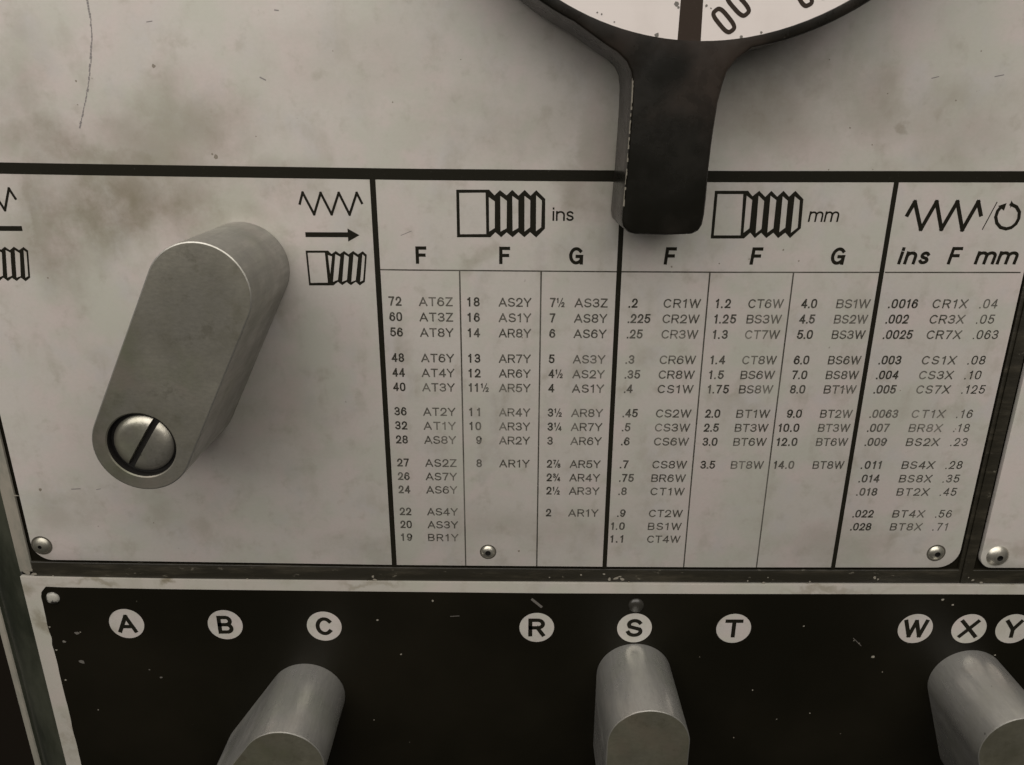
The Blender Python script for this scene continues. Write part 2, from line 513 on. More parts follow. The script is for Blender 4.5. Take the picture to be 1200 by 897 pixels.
def text(bm, s, xl, xr, yb, cap, wgt, h=4e-5, sx=1.0, hp=0.0):
    """lettering between the photograph columns xl..xr on the baseline yb (as seen at x = 850)"""
    a, c = Vector(U(xl, yb + bend(xl), hp)), Vector(U(xr, yb + bend(xr), hp))
    d = c - a
    ux = d.normalized() * cap
    uz = Vector((0, cap))
    ws = [glyph_w(ch) * sx for ch in s]
    gap = (d.length / cap - sum(ws)) / max(len(s) - 1, 1)
    if len(s) > 1 and gap < .10:
        sx *= (d.length / cap - .10 * (len(s) - 1)) / sum(ws)
        ws, gap = [glyph_w(ch) * sx for ch in s], .10
    x = 0.0
    for ch, wd in zip(s, ws):
        draw_glyph(bm, ch, a + ux * x, ux, uz, wgt, hp + h, sx)
        x += wd + gap

def text_nat(bm, s, xl, yb, cap, wgt, gap=.14, sx=1.0):
    a = Vector(U(xl, yb + bend(xl)))
    c = Vector(U(xl + 30, yb + bend(xl + 30)))
    ux, uz = (c - a).normalized() * cap, Vector((0, cap))
    x = 0.0
    for ch in s:
        draw_glyph(bm, ch, a + ux * x, ux, uz, wgt, 4e-5, sx)
        x += glyph_w(ch) * sx + gap

def zoomed(pts, s, ox, oy):
    return [U(x / s + ox, y / s + oy) for x, y in pts]

# ================================================================== CASING of the machine
H_FR = -.0006
def profile_strip(name, prof, y0, y1, mat, parent, n=14):
    """vertical run of a profile [(x photo at y=897, height)] along the left corner"""
    bm = bmesh.new()
    rows = []
    za, zb = U(600, y0)[1], U(600, y1)[1]
    for (x, h) in prof:
        X = x if isinstance(x, float) else U(x, 897, h)[0]
        rows.append([bm.verts.new((X, -h, za + (zb - za) * k / n)) for k in range(n + 1)])
    for r, q in zip(rows, rows[1:]):
        for k in range(n):
            bm.faces.new((r[k], r[k + 1], q[k + 1], q[k]))
    return finish(name, bm, mat, parent)

casing = empty('headstock_casing')
tag(casing, 'grey green painted machine casing with black frame around the metal plates', 'machine casing')
XE = U(77.4, 897)[0]                                    # where the flat front ends at the left corner
XI = U(36.5, 640)[0] - .0021
# flat front behind everything, then the rounded green corner, a pale edge and the dark side
bm = bmesh.new()
zt, zb = U(600, -420)[1], U(600, 1350)[1]
prism(bm, [(XE, zb), (U(1950, 897)[0], zb), (U(1950, 897)[0], zt), (XE, zt)], -.030, -.0016, .0002)
finish('front_face', bm, M_BLACK, casing)
bm = bmesh.new()
ze = U(60, 672)[1]
prism(bm, [(XE, ze), (XI, ze), (XI, zt), (XE, zt)], -.0015, -.0007, .0003)
finish('pale_edge', bm, M_STRIP, casing)
r = .0112
prof = [(XE, -.0009)]
for k in range(1, 9):
    a = radians(k * 7.0)
    prof.append((XE - r * 1.5 * sin(a), -.0009 - r * 1.5 * (1 - cos(a))))
xk, hk = prof[-1]
prof.append((xk - .0016, hk - .0012))
prof.append((xk - .0022, hk - .0010))
profile_strip('rounded_corner', [(float(x), h) for x, h in prof], -420, 1350, M_GREEN, casing)
xk, hk = prof[-1]
profile_strip('corner_moulding', [(float(xk), hk), (float(xk - .0004), hk + .0003), (float(xk - .0022), hk + .0002), (float(xk - .0026), hk - .0015)], -420, 1350, M_STRIP, casing)
profile_strip('side_panel', [(float(xk - .0025), hk - .0012), (float(xk - .012), hk - .008), (float(xk - .30), hk - .20)], -420, 1350, M_SIDE, casing)

# black frame below and between the plates: two pieces meeting in a seam
XS = U(1132, 660)[0]
XR = U(1126, 645)[0]
XL2 = U(1151.5, 645)[0]
zlo = U(850, 684.2)[1]
def frame_piece(pts, hh):
    bm = bmesh.new()
    prism(bm, pts, -.0015, hh, .00035, 3)
    finish('black_surround', bm, M_FRAME, casing)
ga = edge(669.6, 22, 1100, 12)
ga = [(XI, ga[0][1])] + ga[1:] + [(XR + .0012, U(1140, 669.6)[1])]
frame_piece([(XI, zlo), (XS - .0001, zlo), (XS - .0001, zt), (XR + .0012, zt)] + ga[::-1], -.0007)
xf = U(1900, 660)[0]
zu = U(1180, 669.8)[1]
frame_piece([(XS + .0001, zlo), (xf, zlo), (xf, zu), (XL2 - .0009, zu), (XL2 - .0009, zt), (XS + .0001, zt)], -.00055)

# scuffs where the black is rubbed to bare metal on the ledge
bm = bmesh.new()
def chip(bm, px, py, r, h, ax=1.0, n=7, ang=0):
    x, z = U(px, py, h)
    ca, sa = cos(ang), sin(ang)
    pts = []
    for i in range(n):
        a = 2 * pi * i / n
        rr = r * PX * random.uniform(.65, 1.2)
        u, v = rr * cos(a) * ax, rr * sin(a)
        pts.append((x + u * ca - v * sa, z + u * sa + v * ca))
    poly(bm, pts, h)
for (px, py, r, ax) in [(437, 676, 2.6, .7), (440, 680, 2.2, 1.6), (432, 681, 1.4, 1.5), (681, 674, 1.2, 1.6), (708, 673, 1.6, 1.3), (714, 679, 2.6, .8), (722, 678, 2.2, 1.8),
                        (729, 679, 2.0, 1.6), (737, 683, 1.8, .7), (726, 676, 1.2, 2), (595, 683, 1.0, 1.8), (644, 677, .9, 1.2), (876, 681, 1.4, .8), (895, 683, 1.6, 1.6), (900, 677, 1.0, .8),
                        (949, 682, 1.5, 1.1), (946, 683.5, 1.0, 2), (1025, 677, 2.4, 1.0), (1029, 679, 1.6, 1), (1135, 677, 1.2, .6), (1140, 680, 1.5, 1.4), (1150, 683, 1.3, 1.8), (1187, 685, 1.4, 1.2),
                        (290, 679, 1.3, 1.2), (310, 680.5, 1.0, 2), (31, 671, 3.2, 1.5), (40, 673, 2.2, 1.6), (37, 668, 1.6, 1), (68, 677, 1.5, 2), (62, 675, 1.1, 1), (120, 678, .9, 2.5), (18, 581, 1.1, 4)]:
    chip(bm, px, py, r * 1.0, -.00048, ax, ang=random.uniform(-.5, .5))
tag(flat('rubbed_metal', bm, M_CHIPD, casing), kind='stuff')

# ================================================================== MAIN INDEX PLATE
def corner(cx, cz, r, a0, a1, n=8):
    return [(cx + r * cos(radians(a0 + (a1 - a0) * i / n)), cz + r * sin(radians(a0 + (a1 - a0) * i / n))) for i in range(n + 1)]

XL = U(36.5, 640)[0]
XR = U(1126, 645)[0]
rl, rr_ = .0062, .0066
bot = edge(665.3, 85, 1092, 16)
zl, zr = bot[0][1], bot[-1][1]
outline = corner(XL + rl, zl + rl, rl, 180, 262) + bot + corner(XR - rr_, zr + rr_, rr_, 275, 360) + [(XR, zt), (XL, zt)]
bm = bmesh.new()
prism(bm, outline, -.0014, 0, .00012, 2)
plate = finish('index_plate', bm, M_PLATE)
tag(plate, 'large stained silver grey index plate printed with black screw pitch tables', 'index plate')

def line_px(bm, pts, wpx, h=3e-5):
    stroke(bm, pts, wpx * PX, h, cap=False)

bm = bmesh.new()
line_px(bm, edge(207.2, -30, 1230, 24), 12.4 / 1.05, 2.6e-5)
flat('border_line', bm, M_INK, plate)

# rows of the tables (photograph y at x = 850)
R = [355.9, 374, 392.1, 422, 439.4, 456.3, 484.9, 501.4, 517.9, 544.9, 560.8, 576.4, 602.1, 617.3, 632.3]
CAPH = abs(U(850, 350.4)[1] - U(850, 361.4)[1])
def row_base(i):
    """photograph y of row i's baseline"""
    z = U(850, R[i])[1] - CAPH / 2
    lo, hi = R[i], R[i] + 9
    for _ in range(30):
        m = (lo + hi) / 2
        if U(850, m)[1] > z:
            lo = m
        else:
            hi = m
    return lo
BASE = [row_base(i) for i in range(15)]
VX, VY = 594, 2985
def at_row(x355, i):
    """photograph x at row i of a column that stands at x355 in the first row"""
    return x355 + (VX - x355) * (BASE[i] - 361.0) / (VY - 361.0)

def shrink(i):
    return (VY - BASE[i]) / (VY - 361.0)

DW = 8.0       # width of one digit with its gap in the first row, photograph px
def numbers(bm, rows, x0, pad=None):
    for i, s in rows:
        k = shrink(i)
        off = pad(s) if pad else 0
        xl = at_row(x0, i) + off * k
        wd = sum({'.': 3.4, '1': 7.6}.get(ch, 10.6 if ch in FRAC else DW) for ch in s) - .9
        text(bm, s, xl, xl + wd * k, BASE[i], CAPH, .172, sx=1.04)

def codes(bm, rows, x0, x1):
    for i, s in rows:
        text(bm, s, at_row(x0, i), at_row(x1, i), BASE[i], CAPH * .97, .152, sx=1.24)

def pairs(rows):
    return [(i, a) for i, a, _ in rows], [(i, c) for i, _, c in rows]

INS1 = list(zip(range(15), '72 60 56 48 44 40 36 32 28 27 26 24 22 20 19'.split(), 'AT6Z AT3Z AT8Y AT6Y AT4Y AT3Y AT2Y AT1Y AS8Y AS2Z AS7Y AS6Y AS4Y AS3Y BR1Y'.split()))
INS2 = list(zip(range(10), '18 16 14 13 12 11½ 11 10 9 8'.split(), 'AS2Y AS1Y AR8Y AR7Y AR6Y AR5Y AR4Y AR3Y AR2Y AR1Y'.split()))
INS3 = list(zip(range(13), '7½ 7 6 5 4½ 4 3½ 3¼ 3 2⅞ 2¾ 2½ 2'.split(), 'AS3Z AS8Y AS6Y AS3Y AS2Y AS1Y AR8Y AR7Y AR6Y AR5Y AR4Y AR3Y AR1Y'.split()))
MM1 = list(zip(range(15), '.2 .225 .25 .3 .35 .4 .45 .5 .6 .7 .75 .8 .9 1.0 1.1'.split(), 'CR1W CR2W CR3W CR6W CR8W CS1W CS2W CS3W CS6W CS8W BR6W CT1W CT2W BS1W CT4W'.split()))
MM2 = list(zip(range(10), '1.2 1.25 1.3 1.4 1.5 1.75 2.0 2.5 3.0 3.5'.split(), 'CT6W BS3W CT7W CT8W BS6W BS8W BT1W BT3W BT6W BT8W'.split()))
MM3 = list(zip(range(10), '4.0 4.5 5.0 6.0 7.0 8.0 9.0 10.0 12.0 14.0'.split(), 'BS1W BS2W BS3W BS6W BS8W BT1W BT2W BT3W BT6W BT8W'.split()))
FEED = list(zip(range(14), '.0016 .002 .0025 .003 .004 .005 .0063 .007 .009 .011 .014 .018 .022 .028'.split(),
                'CR1X CR3X CR7X CS1X CS3X CS7X CT1X BR8X BS2X BS4X BS8X BT2X BT4X BT8X'.split(),
                '.04 .05 .063 .08 .10 .125 .16 .18 .23 .28 .35 .45 .56 .71'.split()))

def column(parent, rows, xn, xc0, xc1, pad=None):
    n, c = pairs(rows)
    bm = bmesh.new()
    numbers(bm, n, xn, pad)
    flat('pitch_numbers', bm, M_NUM, parent)
    bm = bmesh.new()
    codes(bm, c, xc0, xc1)
    flat('lever_codes', bm, M_CODE, parent)

def vline(bm, xt, yt, yb, wpx, h, dx=0.0):
    """upright rule of the table through (xt, yt) down to yb"""
    a = U(xt, yt + bend(xt))
    xb = xt + (VX - xt) * (yb - yt) / (VY - yt) + dx
    c = U(xb, yb + bend(xb))
    stroke(bm, [a, c], wpx * PX, h, cap=False)

def table(label):
    bm = bmesh.new()
    return bm

# --- the three tables: rules first
t_ins = None
def make_table(label, build_rules):
    bm = bmesh.new()
    build_rules(bm)
    o = flat('pitch_table', bm, M_RULE, plate)
    o['label'] = label
    return o

def r_ins(bm):
    stroke(bm, edge(319.3, 440, 726, 8), 1.5 * PX, 2.2e-5, cap=False)
    vline(bm, 538.6, 319.3, 665, 1.7, 2.4e-5)
    vline(bm, 634.2, 319.3, 665, 1.7, 2.4e-5)
def r_mm(bm):
    stroke(bm, edge(319.3, 727, 1036, 8), 1.5 * PX, 2.2e-5, cap=False)
    vline(bm, 832, 319.3, 665, 1.7, 2.4e-5)
    vline(bm, 930, 319.3, 665, 1.7, 2.4e-5)
def r_feed(bm):
    stroke(bm, edge(319.3, 1037, 1196, 5), 1.5 * PX, 2.2e-5, cap=False)
T_INS = make_table('table of inch thread pitches', r_ins)
T_MM = make_table('table of millimetre thread pitches', r_mm)
T_FEED = make_table('table of feeds in inches and millimetres', r_feed)

for xt, yt, wd in ((436.4, 212, 6.2), (731.0, 208, 5.6), (1051.6, 207, 5.4)):
    bm = bmesh.new()
    vline(bm, xt, yt, 667, wd, 2.9e-5)
    flat('divider_line', bm, M_INK, plate)

column(T_INS, INS1, 455.6, 491.0, 530.6)
column(T_INS, INS2, 547.5, 584.3, 622.6, lambda s: 8.0 if len(s) == 1 else 0)
column(T_INS, INS3, 644.3, 673.2, 712.0)
SLANT[0] = .04
column(T_MM, MM1, 736.6, 777.3, 820.6, lambda s: -7.6 if s[0] == '1' else 0)
column(T_MM, MM2, 838.0, 876.4, 917.4)
column(T_MM, MM3, 938.4, 979.6, 1018.8, lambda s: -8.4 if len(s) == 4 else 0)
SLANT[0] = .08
column(T_FEED, [(i, a, c) for i, a, c, _ in FEED], 1040.8, 1092.0, 1133.0)
bm = bmesh.new()
codes(bm, [], 0, 0)
for i, _, _, s in FEED:
    k = shrink(i)
    xl = at_row(1147.6, i)
    wd = sum({'.': 3.4, '1': 7.4}.get(ch, 8.6) for ch in s)
    text(bm, s, xl, xl + wd * k, BASE[i], CAPH, .135, sx=1.04)
flat('pitch_numbers', bm, M_NUM, T_FEED)
SLANT[0] = 0.0

# --- headings
CAPF = abs(U(850, 290)[1] - U(850, 310.4)[1])
def heading(parent, items, lean=0.0):
    SLANT[0] = lean
    for s, xl, xr, yb, capf, wg in items:
        bm = bmesh.new()
        text(bm, s, xl, xr, yb, CAPF * capf, wg, sx=(1.12 if s in 'FG' else 1.15))
        flat('heading', bm, M_INK, parent)
    SLANT[0] = 0.0
heading(T_INS, [('F', 487.4, 500.6, 311.8, 1, .19), ('F', 585, 598, 311.4, 1, .19), ('G', 666.6, 686.6, 311.2, 1, .19), ('ins', 647, 672.2, 260.2, .74, .135)])
heading(T_MM, [('F', 778.4, 791.6, 310.6, 1, .19), ('F', 879, 893, 310.4, 1, .19), ('G', 972.5, 993, 310.4, 1, .19), ('mm', 947.2, 982.5, 260.2, .80, .125)], .09)
heading(T_FEED, [('ins', 1052.6, 1088, 309.8, .98, .19), ('F', 1110.8, 1126.2, 309.8, 1, .185), ('mm', 1142.4, 1191.5, 309.8, 1, .185)], .17)

# --- drawn symbols
def thread_symbol(parent, outer, holes, s, ox, oy, shift=None):
    bm = bmesh.new()
    mv = (lambda P: [(x + shift[0], z + shift[1]) for x, z in P]) if shift else (lambda P: P)
    poly(bm, mv(zoomed(outer, s, ox, oy)), 3e-5, [mv(zoomed(q, s, ox, oy)) for q in holes])
    return flat('thread_symbol', bm, M_INK, parent)
thread_symbol(T_INS, [(103, 88), (375, 88), (420, 135), (465, 92), (520, 135), (567, 90), (618, 138), (670, 90), (718, 138), (766, 92), (840, 165), (838, 410), (765, 484), (715, 440), (667, 482), (618, 440), (570, 482), (520, 442), (475, 482), (428, 440), (385, 482), (110, 482)],
    [[(128, 115), (346, 113), (352, 455), (135, 457)], [(373, 150), (422, 185), (422, 405), (376, 435)], [(468, 140), (522, 180), (520, 408), (470, 435)], [(567, 140), (617, 175), (617, 405), (570, 432)],
     [(668, 140), (716, 175), (714, 400), (668, 435)], [(765, 135), (812, 178), (806, 400), (763, 432)]], 7.06, 520, 210)
thread_symbol(T_MM, [(118, 92), (378, 92), (412, 135), (465, 92), (512, 140), (560, 92), (605, 138), (655, 92), (698, 138), (747, 92), (810, 158), (790, 385), (705, 462), (668, 420), (612, 462), (575, 420), (520, 462), (480, 420), (430, 462), (395, 420), (345, 465), (85, 465)],
    [[(140, 118), (340, 118), (318, 440), (110, 440)], [(367, 130), (410, 165), (388, 385), (342, 420)], [(460, 130), (503, 172), (482, 390), (437, 425)], [(553, 130), (598, 165), (575, 385), (528, 420)],
     [(648, 135), (688, 170), (668, 380), (622, 415)], [(742, 135), (782, 168), (765, 380), (712, 420)]], 6.667, 820, 210)
bm = bmesh.new()
z7 = lambda P: zoomed(P, 7.475, 1040, 210)
stroke(bm, z7([(165, 330), (240, 200), (292, 440), (430, 200), (472, 440), (612, 200), (655, 445), (795, 200), (820, 328)]), 4.3 * PX, 3e-5, cap=False)
stroke(bm, z7([(832, 440), (958, 205)]), 1.1 * PX, 3e-5)
stroke(bm, z7([(1085, 222), (1130, 245), (1155, 290), (1150, 345), (1125, 392), (1085, 425), (1040, 437), (990, 424), (957, 385), (948, 330), (965, 280), (995, 245)]), 3.6 * PX, 3.2e-5)
poly(bm, z7([(968, 236), (1044, 210), (1020, 278)]), 3.6e-5)
poly(bm, z7([(1084, 186), (1108, 225), (1074, 252)]), 3.6e-5)
flat('feed_symbol', bm, M_INK, T_FEED)

def feed_block(label, shift, left):
    def z6(P):
        return [(x + shift[0], z + shift[1]) for x, z in zoomed(P, 6.64, 340, 210)]
    bm = bmesh.new()
    stroke(bm, z6([(73, 200), (97, 105), (187, 275), (237, 108), (323, 275), (378, 108), (463, 277), (518, 108), (562, 195)]), 2.7 * PX, 3e-5, cap=False)
    blk = flat('zigzag_symbol', bm, M_INK, plate)
    blk['label'] = label
    bm = bmesh.new()
    if left:
        xs = U(25.7, 268)[0] - .0006
        z0 = U(20, 268)[1]
        stroke(bm, [(xs - .012, z0), (xs, z0)], 5.4 * PX, 3e-5)
    else:
        stroke(bm, z6([(138, 433), (450, 434)]), 5.4 * PX, 3e-5)
        poly(bm, z6([(446, 385), (540, 437), (452, 487)]), 3.4e-5)
    flat('arrow', bm, M_INK, blk)
    thread_symbol(blk, [(120, 557), (295, 557), (322, 583), (355, 560), (388, 583), (420, 560), (455, 586), (490, 560), (528, 586), (565, 562), (597, 590), (582, 800), (542, 828), (510, 800), (473, 826), (440, 802), (405, 826), (372, 800), (337, 828), (310, 828), (148, 828)],
        [[(136, 574), (270, 574), (294, 806), (160, 808)], [(294, 592), (326, 602), (312, 740)], [(352, 585), (390, 605), (372, 785), (334, 800)], [(422, 586), (457, 606), (442, 785), (405, 800)],
         [(493, 586), (529, 610), (510, 788), (476, 800)], [(562, 586), (582, 603), (568, 788), (545, 800)]], 6.64, 340, 210, shift)
a, c = U(429.6, 297.5), U(32.5, 292.5)
feed_block('zigzag, arrow pointing right and thread drawing', (0, 0), False)
feed_block('cut off zigzag, bar and thread drawing at the plate edge', (c[0] - a[0], c[1] - a[1]), True)

# --- wear: a long pencil-like scratch, nicks and dirt specks
bm = bmesh.new()
pts = [(100, -20), (103, 6), (106.5, 25), (107.5, 45), (106.5, 70), (103.5, 100), (99, 125), (93.5, 151)]
for k in range(len(pts) - 1):
    (x0, y0), (x1, y1) = pts[k], pts[k + 1]
    for j in range(6):
        a, c = j / 6, (j + .9) / 6
        stroke(bm, [U(x0 + (x1 - x0) * a + random.uniform(-.5, .5), y0 + (y1 - y0) * a), U(x0 + (x1 - x0) * c + random.uniform(-.5, .5), y0 + (y1 - y0) * c)], random.uniform(.9, 2.4) * PX, 2e-5, cap=False)
flat('long_scratch', bm, M_PENCIL, plate)
bm = bmesh.new()
for x0, y0, x1, y1, wd in [(84, 573.5, 94, 573, 1.2), (305, 91, 311, 94, 1.4), (113, 574, 118, 573, .8), (470, 276, 482, 271, .7), (322, 12, 326, 12.5, 1.2), (172, 26, 178, 25, .9), (1166, 90, 1176, 88, 1), (1092, 92, 1100, 90, .9)]:
    stroke(bm, [U(x0, y0), U(x1, y1)], wd * PX, 2e-5)
tag(flat('nicks', bm, M_PENCIL, plate), kind='stuff')
bm = bmesh.new()
for px, py, r in [(180, 77.5, 2.6), (253, 184, 3), (47, 574, 3.2), (249, 181, 1.6), (89, 95, 1.4), (91, 123, .9), (56, 326, 1.6), (250, 430, 1.2), (787, 313, 1.3), (918, 293, 1.4), (936, 306, 1.2), (878, 304, 1.1), (843, 309, 1.2), (1034, 308, 1.2),
                  (996, 150, 1.3), (1022, 170, 1), (1120, 118, 1.2), (971, 199, 1.2), (972, 70, 1), (606, 392, 1.4), (612, 396, 1.2), (608, 646, 1.8), (115, 617, 1), (180, 613, 1.2), (990, 456, 1.2), (1055, 458, 1), (940, 480, 1), (1120, 503, 1),
                  (460, 120, 1), (540, 70, .9), (390, 60, .8), (300, 160, 1), (1040, 110, 1.1), (1150, 60, 1)]:
    chip(bm, px, py, r * .8, 2e-5)
tag(flat('dirt_specks', bm, M_SPECK, plate), kind='stuff')

# --- screws holding the plate
def button_screw(px, py, r, parent, hole, dirty_ring, label=None, hx=0, hy=0, name='button_screw'):
    x, z = U(px, py)
    r *= PX
    bm = bmesh.new()
    n = 32
    ht = r * .42
    prev = ring(bm, circle(x, z, r, n), 0)
    steps = 7
    hr = r * hole
    for k in range(1, steps + 1):
        t = k / steps
        rad = r + (hr - r) * t
        hh = ht * (1 - (rad / r) ** 2) ** .6 if rad < r else 0
        cur = ring(bm, circle(x, z, rad, n), hh)
        bridge(bm, prev, cur)
        prev = cur
    o = finish(name, bm, M_STEEL, parent)
    if label:
        o['label'] = label
    bm = bmesh.new()
    htop = ht * (1 - hole ** 2) ** .6
    a = ring(bm, circle(x, z, hr, n), htop)
    bq = ring(bm, circle(x, z, hr * .9, n), .0001)
    bridge(bm, a, bq)
    fill(bm, [bq])
    finish('socket', bm, M_BORE, o)
    if dirty_ring:
        bm = bmesh.new()
        a = ring(bm, circle(x, z, r * 1.2, n), 1.5e-5)
        c = ring(bm, circle(x, z, r * .95, n), 1.6e-5)
        bridge(bm, a, c)
        flat('dirt_ring', bm, M_RINGDIRT, o)
    return o
button_screw(49, 639.5, 11.2, plate, .22, True, 'worn button screw in the lower left corner of the plate')
button_screw(572, 647, 8.8, plate, .40, True, 'small button screw between the inch columns')
button_screw(1097, 648.3, 10.0, plate, .36, True, 'button screw in the lower right corner of the plate')

# ================================================================== PLATE TO THE RIGHT
XL2 = U(1151.5, 645)[0]
z2 = U(1180, 665.8)[1]
outline = corner(XL2 + .0042, z2 + .0042, .0042, 180, 270) + [(U(1900, 665.8)[0], z2), (U(1900, 665.8)[0], zt), (XL2, zt)]
bm = bmesh.new()
prism(bm, outline, -.0014, 0, .00012, 2)
side = finish('blank_plate', bm, M_PLATE2)
tag(side, 'bare corner of a second grey plate at the right edge, beside the index plate', 'metal plate')
button_screw(1169, 651.8, 14.2, side, .27, False, name='domed_screw')

# ================================================================== LOWER LETTERED PLATE
top = [(26, 676.2), (73, 677.4), (200, 679.6), (400, 681.6), (640, 683.7), (850, 685.6), (1120, 686.3), (1900, 690)]
topf = [(54, 687.6), (73, 688.4), (200, 690.6), (400, 692.9), (640, 695.4), (850, 696.2), (1120, 696.5), (1900, 700)]
zbot = U(600, 1340)[1]
bm = bmesh.new()
T1 = [U(x, y) for x, y in top]
XLB = U(77.4, 897)[0] + .0001
T1[0] = (XLB, T1[0][1])
prism(bm, [(XLB, zbot), (T1[-1][0], zbot)] + T1[::-1], -.0014, 0, .00015, 2)
letter_plate = finish('letter_plate', bm, M_SILVER)
tag(letter_plate, 'lower black enamelled plate with silver margin and round white letters', 'letter plate')
bm = bmesh.new()
XIB = U(95.6, 897)[0]
T2 = [U(x, y) for x, y in topf]
left_edge = []
for k in range(80):                                  # the worn inner edge of the silver margin
    y = 700 + k * 8
    left_edge.append((XIB + random.uniform(-.8, .5) * PX * (1.6 if k < 9 else .7), U(90, y)[1]))
ins_top = [(XIB + .0022, T2[0][1]), (XIB + .0004, U(60, 694)[1])]
poly(bm, [(XIB, zbot), (T2[-1][0], zbot)] + T2[::-1][:-1] + ins_top + left_edge, 2e-5)
flat('black_field', bm, M_BLACK, letter_plate)

CAPB = abs(U(628, 725.5)[1] - U(628, 746.5)[1])
def badge(px, py, ch, gw, r=21.2):
    x, z = U(px, py)
    bm = bmesh.new()
    poly(bm, circle(x, z, r / 2336 * (2985 - 448.5) * PX * .995, 48), 4.5e-5)
    d = flat('letter_disc', bm, M_BADGE, letter_plate)
    d['label'] = 'white disc with the letter ' + ch
    bm = bmesh.new()
    ux, uz = Vector((CAPB, 0)), Vector((0, CAPB))
    sx = gw
    o = Vector((x - G[ch][0] * sx * CAPB / 2, z - CAPB / 2))
    draw_glyph(bm, ch, o, ux, uz, .19, 7e-5, sx)
    flat('letter', bm, M_INK, d)
for px, py, ch, gw in [(148.5, 731, 'A', 1.22), (264, 732.3, 'B', 1.14), (380, 734, 'C', 1.15), (629, 735.5, 'R', 1.2), (743.5, 736, 'S', 1.2), (859.7, 736.6, 'T', 1.3),
                       (1072.5, 736.8, 'W', 1.18), (1135.4, 737, 'X', 1.32), (1187, 737, 'Y', 1.2)]:
    badge(px, py, ch, gw)

bm = bmesh.new()
for px, py, r in [(1105, 703, 2.4), (1116.5, 709, 1.7), (1023.4, 770, 3.0), (1034, 787.6, 1.2), (942, 734, 1.3), (1000.6, 751, 1.1), (1007, 754, .8), (882, 809, 1.6), (910, 843, 1.1), (949, 836, 1.1), (860, 864.6, 1.2),
                  (507, 704.5, 2.0), (442.5, 727, 1.6), (470, 767, 1.8), (438.5, 844, 1.2), (115, 832, 1.3), (66, 762, 1.6), (77, 797, 1.8), (58, 735, 1.6), (75, 752, 1), (94, 741, 1.0), (1166, 768, 1.6), (1064, 754, .7), (160, 705, .7),
                  (820, 770, .7), (985, 860, .7), (480, 870, .7)]:
    chip(bm, px, py, r * .8, 3e-5, random.uniform(.8, 1.4))
tag(flat('paint_chips', bm, M_CHIP, letter_plate), kind='stuff')
bm = bmesh.new()
for x0, y0, x1, y1, wd in [(624, 703, 634, 711, 3.4), (528, 722.5, 538, 722, 1), (1000, 748, 1009, 757, .8)]:
    stroke(bm, [U(x0, y0), U(x1, y1)], wd * PX, 2.6e-5)
for px, py, r in [(189, 794, 1.6), (175, 785, 1), (96, 776, 3), (90, 742, 2.4), (75, 752, 2)]:
    chip(bm, px, py, r, 2.7e-5, 1.4)
tag(flat('grey_scuffs', bm, M_GREY, letter_plate), kind='stuff')

def painted_screw(px, py, r, mat, label):
    x, z = U(px, py)
    r *= PX
    bm = bmesh.new()
    n = 28
    prev = ring(bm, circle(x, z, r, n), 0)
    for k in range(1, 7):
        rad = r * cos(k / 6 * pi / 2 * .97)
        cur = ring(bm, circle(x, z, rad, n), r * .45 * sin(k / 6 * pi / 2))
        bridge(bm, prev, cur)
        prev = cur
    fill(bm, [prev])
    o = finish('painted_screw', bm, mat, letter_plate)
    o['label'] = label
M_HALF, nt, b = new_mat('half_rubbed_paint', (.02, .018, .015), .35, 0, .5)
nt.links.new(mix(nt, ramp(nt, noise(nt, 330, 4, .6), .44, .56), (.018, .016, .013), (.36, .35, .31)), b.inputs['Base Color'])
M_PAINTED, _, _ = new_mat('glossy_black_paint', (.030, .028, .023), .26, 0, .6)
painted_screw(745.5, 709.5, 10.5, M_PAINTED, 'screw painted over black above the letter S')
painted_screw(62, 701, 9, M_HALF, 'worn screw with its paint rubbed off at the corner of the margin')

# ================================================================== KNOBS
def stadium(a, c, r, n=28):
    a, c = Vector(a), Vector(c)
    d = (c - a).normalized()
    t = math.atan2(d.y, d.x)
    pts = []
    for k in range(n + 1):
        q = t + pi / 2 + pi * k / n
        pts.append((a.x + r * cos(q), a.y + r * sin(q)))
    for k in range(n + 1):
        q = t - pi / 2 + pi * k / n
        pts.append((c.x + r * cos(q), c.y + r * sin(q)))
    return pts

